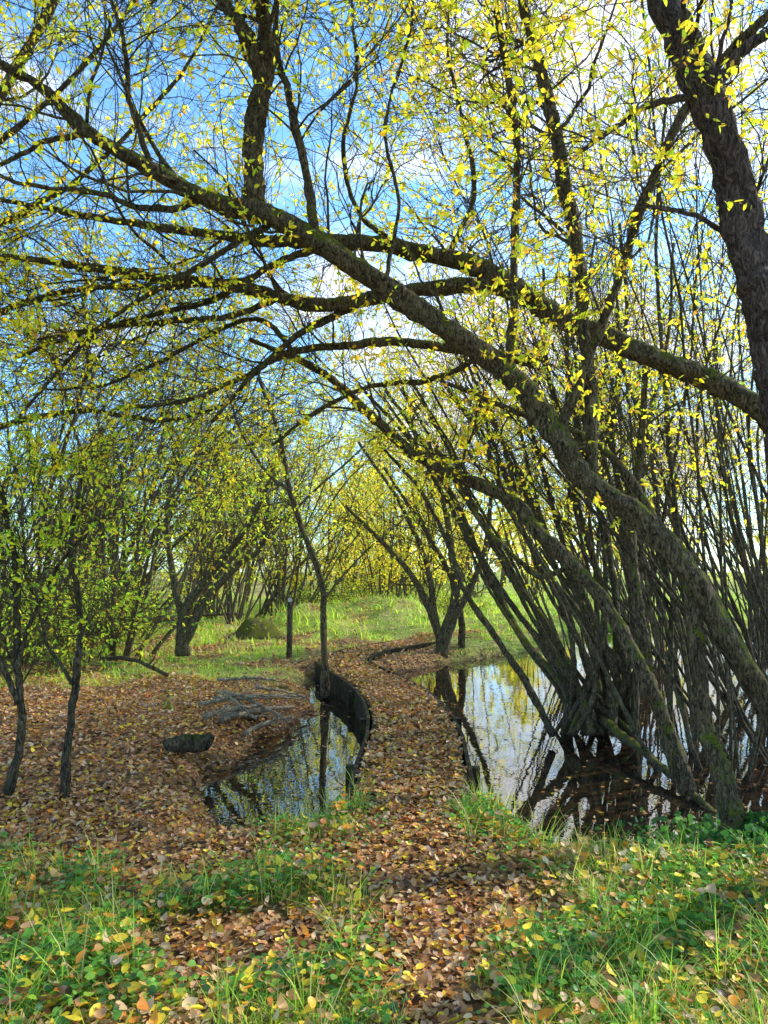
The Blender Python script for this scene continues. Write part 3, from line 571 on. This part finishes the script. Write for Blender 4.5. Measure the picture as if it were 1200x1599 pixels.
for i,(a,b,r0) in enumerate([((335,1100),(480,1080),0.030),((345,1122),(460,1095),0.040),((380,1128),(460,1104),0.024),((310,1112),(420,1104),0.024),((350,1095),(450,1115),0.024),((320,1130),(400,1110),0.032),((400,1092),(480,1084),0.020),((340,1085),(430,1083),0.024),((360,1110),(470,1090),0.020),((340,1105),(400,1122),0.018)]):
    pa=gp(*a); pb=gp(*b); pa=(pa[0],pa[1],max(pa[2],WATER)+0.06+0.012*i); pb=(pb[0],pb[1],max(pb[2],WATER)+0.14+0.012*i)
    log('fallen_branch',pa,pb,r0,r0*0.5,'bleached pale fallen branch lying beside the pool','branch',M_dead,0.03,False,3)
log('fallen_branch',gp(160,1035,0.06),gp(260,1065,0.06),0.04,0.025,'brown fallen branch on leaf covered bank','branch',M_bark2,0.1,False,3)
log('fallen_branch',gp(230,990,0.2),gp(380,975,0.3),0.07,0.04,'brown fallen trunk on grassy bank','branch',M_bark2,0.1,False,3)
log('fallen_branch',gp(880,1365,0.03),gp(990,1310,0.05),0.012,0.006,'thin dead twig on leaf litter','branch',M_bark2,0.03,False,2)
x,y,z=gp(402,1003); r=obj('tree_stump',None,label='short mossy tree stump in grass',category='stump'); r.location=(x,y,z)
g=Geo(); tubes(g,np.array([[(0,0,-0.1),(0,0,0.05),(0,0,0.2),(0.02,0,0.36),(0.02,0,0.40)]]),np.array([[0.6,0.48,0.38,0.27,0.14]]),14,rough=0.2); obj('bole',g.mesh('bole',[M_bark]),r)

# ---------------------------------------------------------------- sky, sun, camera
AZ,EL=math.radians(60),math.radians(37)
w=bpy.data.worlds.new('World'); scene.world=w; w.use_nodes=True; nt=w.node_tree; nt.nodes.clear(); L=nt.links
out=nd(nt,'ShaderNodeOutputWorld'); bg=nd(nt,'ShaderNodeBackground'); bg.inputs[1].default_value=0.15; L.new(bg.outputs[0],out.inputs[0])
sky=nd(nt,'ShaderNodeTexSky'); sky.sky_type='NISHITA'; sky.sun_disc=False; sky.sun_elevation=EL; sky.sun_rotation=AZ; sky.air_density=1.0; sky.dust_density=0.5; sky.ozone_density=2.0
skc=mixc(nt,1.0,sky.outputs[0],(1.65,2.4,2.7),'MULTIPLY')
tc=nd(nt,'ShaderNodeTexCoord'); mp=nd(nt,'ShaderNodeMapping'); mp.inputs['Scale'].default_value=(1,1,1.8); L.new(tc.outputs['Generated'],mp.inputs[0])
cn=noise_n(nt,4.2,9,mp.outputs[0],0.4,0.58)
dot=nd(nt,'ShaderNodeVectorMath',operation='DOT_PRODUCT'); L.new(tc.outputs['Generated'],dot.inputs[0]); ca,ce=math.radians(24),math.radians(24); dot.inputs[1].default_value=(math.sin(ca)*math.cos(ce),math.cos(ca)*math.cos(ce),math.sin(ce))
mr=nd(nt,'ShaderNodeMapRange'); L.new(dot.outputs['Value'],mr.inputs[0]); mr.inputs[1].default_value=0.82; mr.inputs[2].default_value=1.0; mr.inputs[4].default_value=0.15
ad=nd(nt,'ShaderNodeMath',operation='ADD'); L.new(cn,ad.inputs[0]); L.new(mr.outputs[0],ad.inputs[1])
cf=ramp(nt,[(0.51,(0,0,0)),(0.70,(1,1,1))],ad.outputs[0])
L.new(mixc(nt,cf,skc,(10.0,10.2,10.6)),bg.inputs[0])
sun=bpy.data.lights.new('sun','SUN'); sun.energy=5.0; sun.angle=math.radians(0.5); sun.color=(1,0.94,0.80)
so=obj('sun',sun); so.rotation_euler=Vector((math.sin(AZ)*math.cos(EL),math.cos(AZ)*math.cos(EL),math.sin(EL))).to_track_quat('Z','Y').to_euler()
cam=bpy.data.cameras.new('camera'); cam.sensor_fit='VERTICAL'; cam.sensor_height=36; cam.lens=26; cam.clip_end=1500; cam.clip_start=0.05
co=obj('camera',cam); co.location=(0,0,CAMH); co.rotation_euler=(math.radians(90)+PITCH,0,0); scene.camera=co
scene.view_settings.view_transform='Standard'; scene.view_settings.look='None'; scene.view_settings.exposure=0
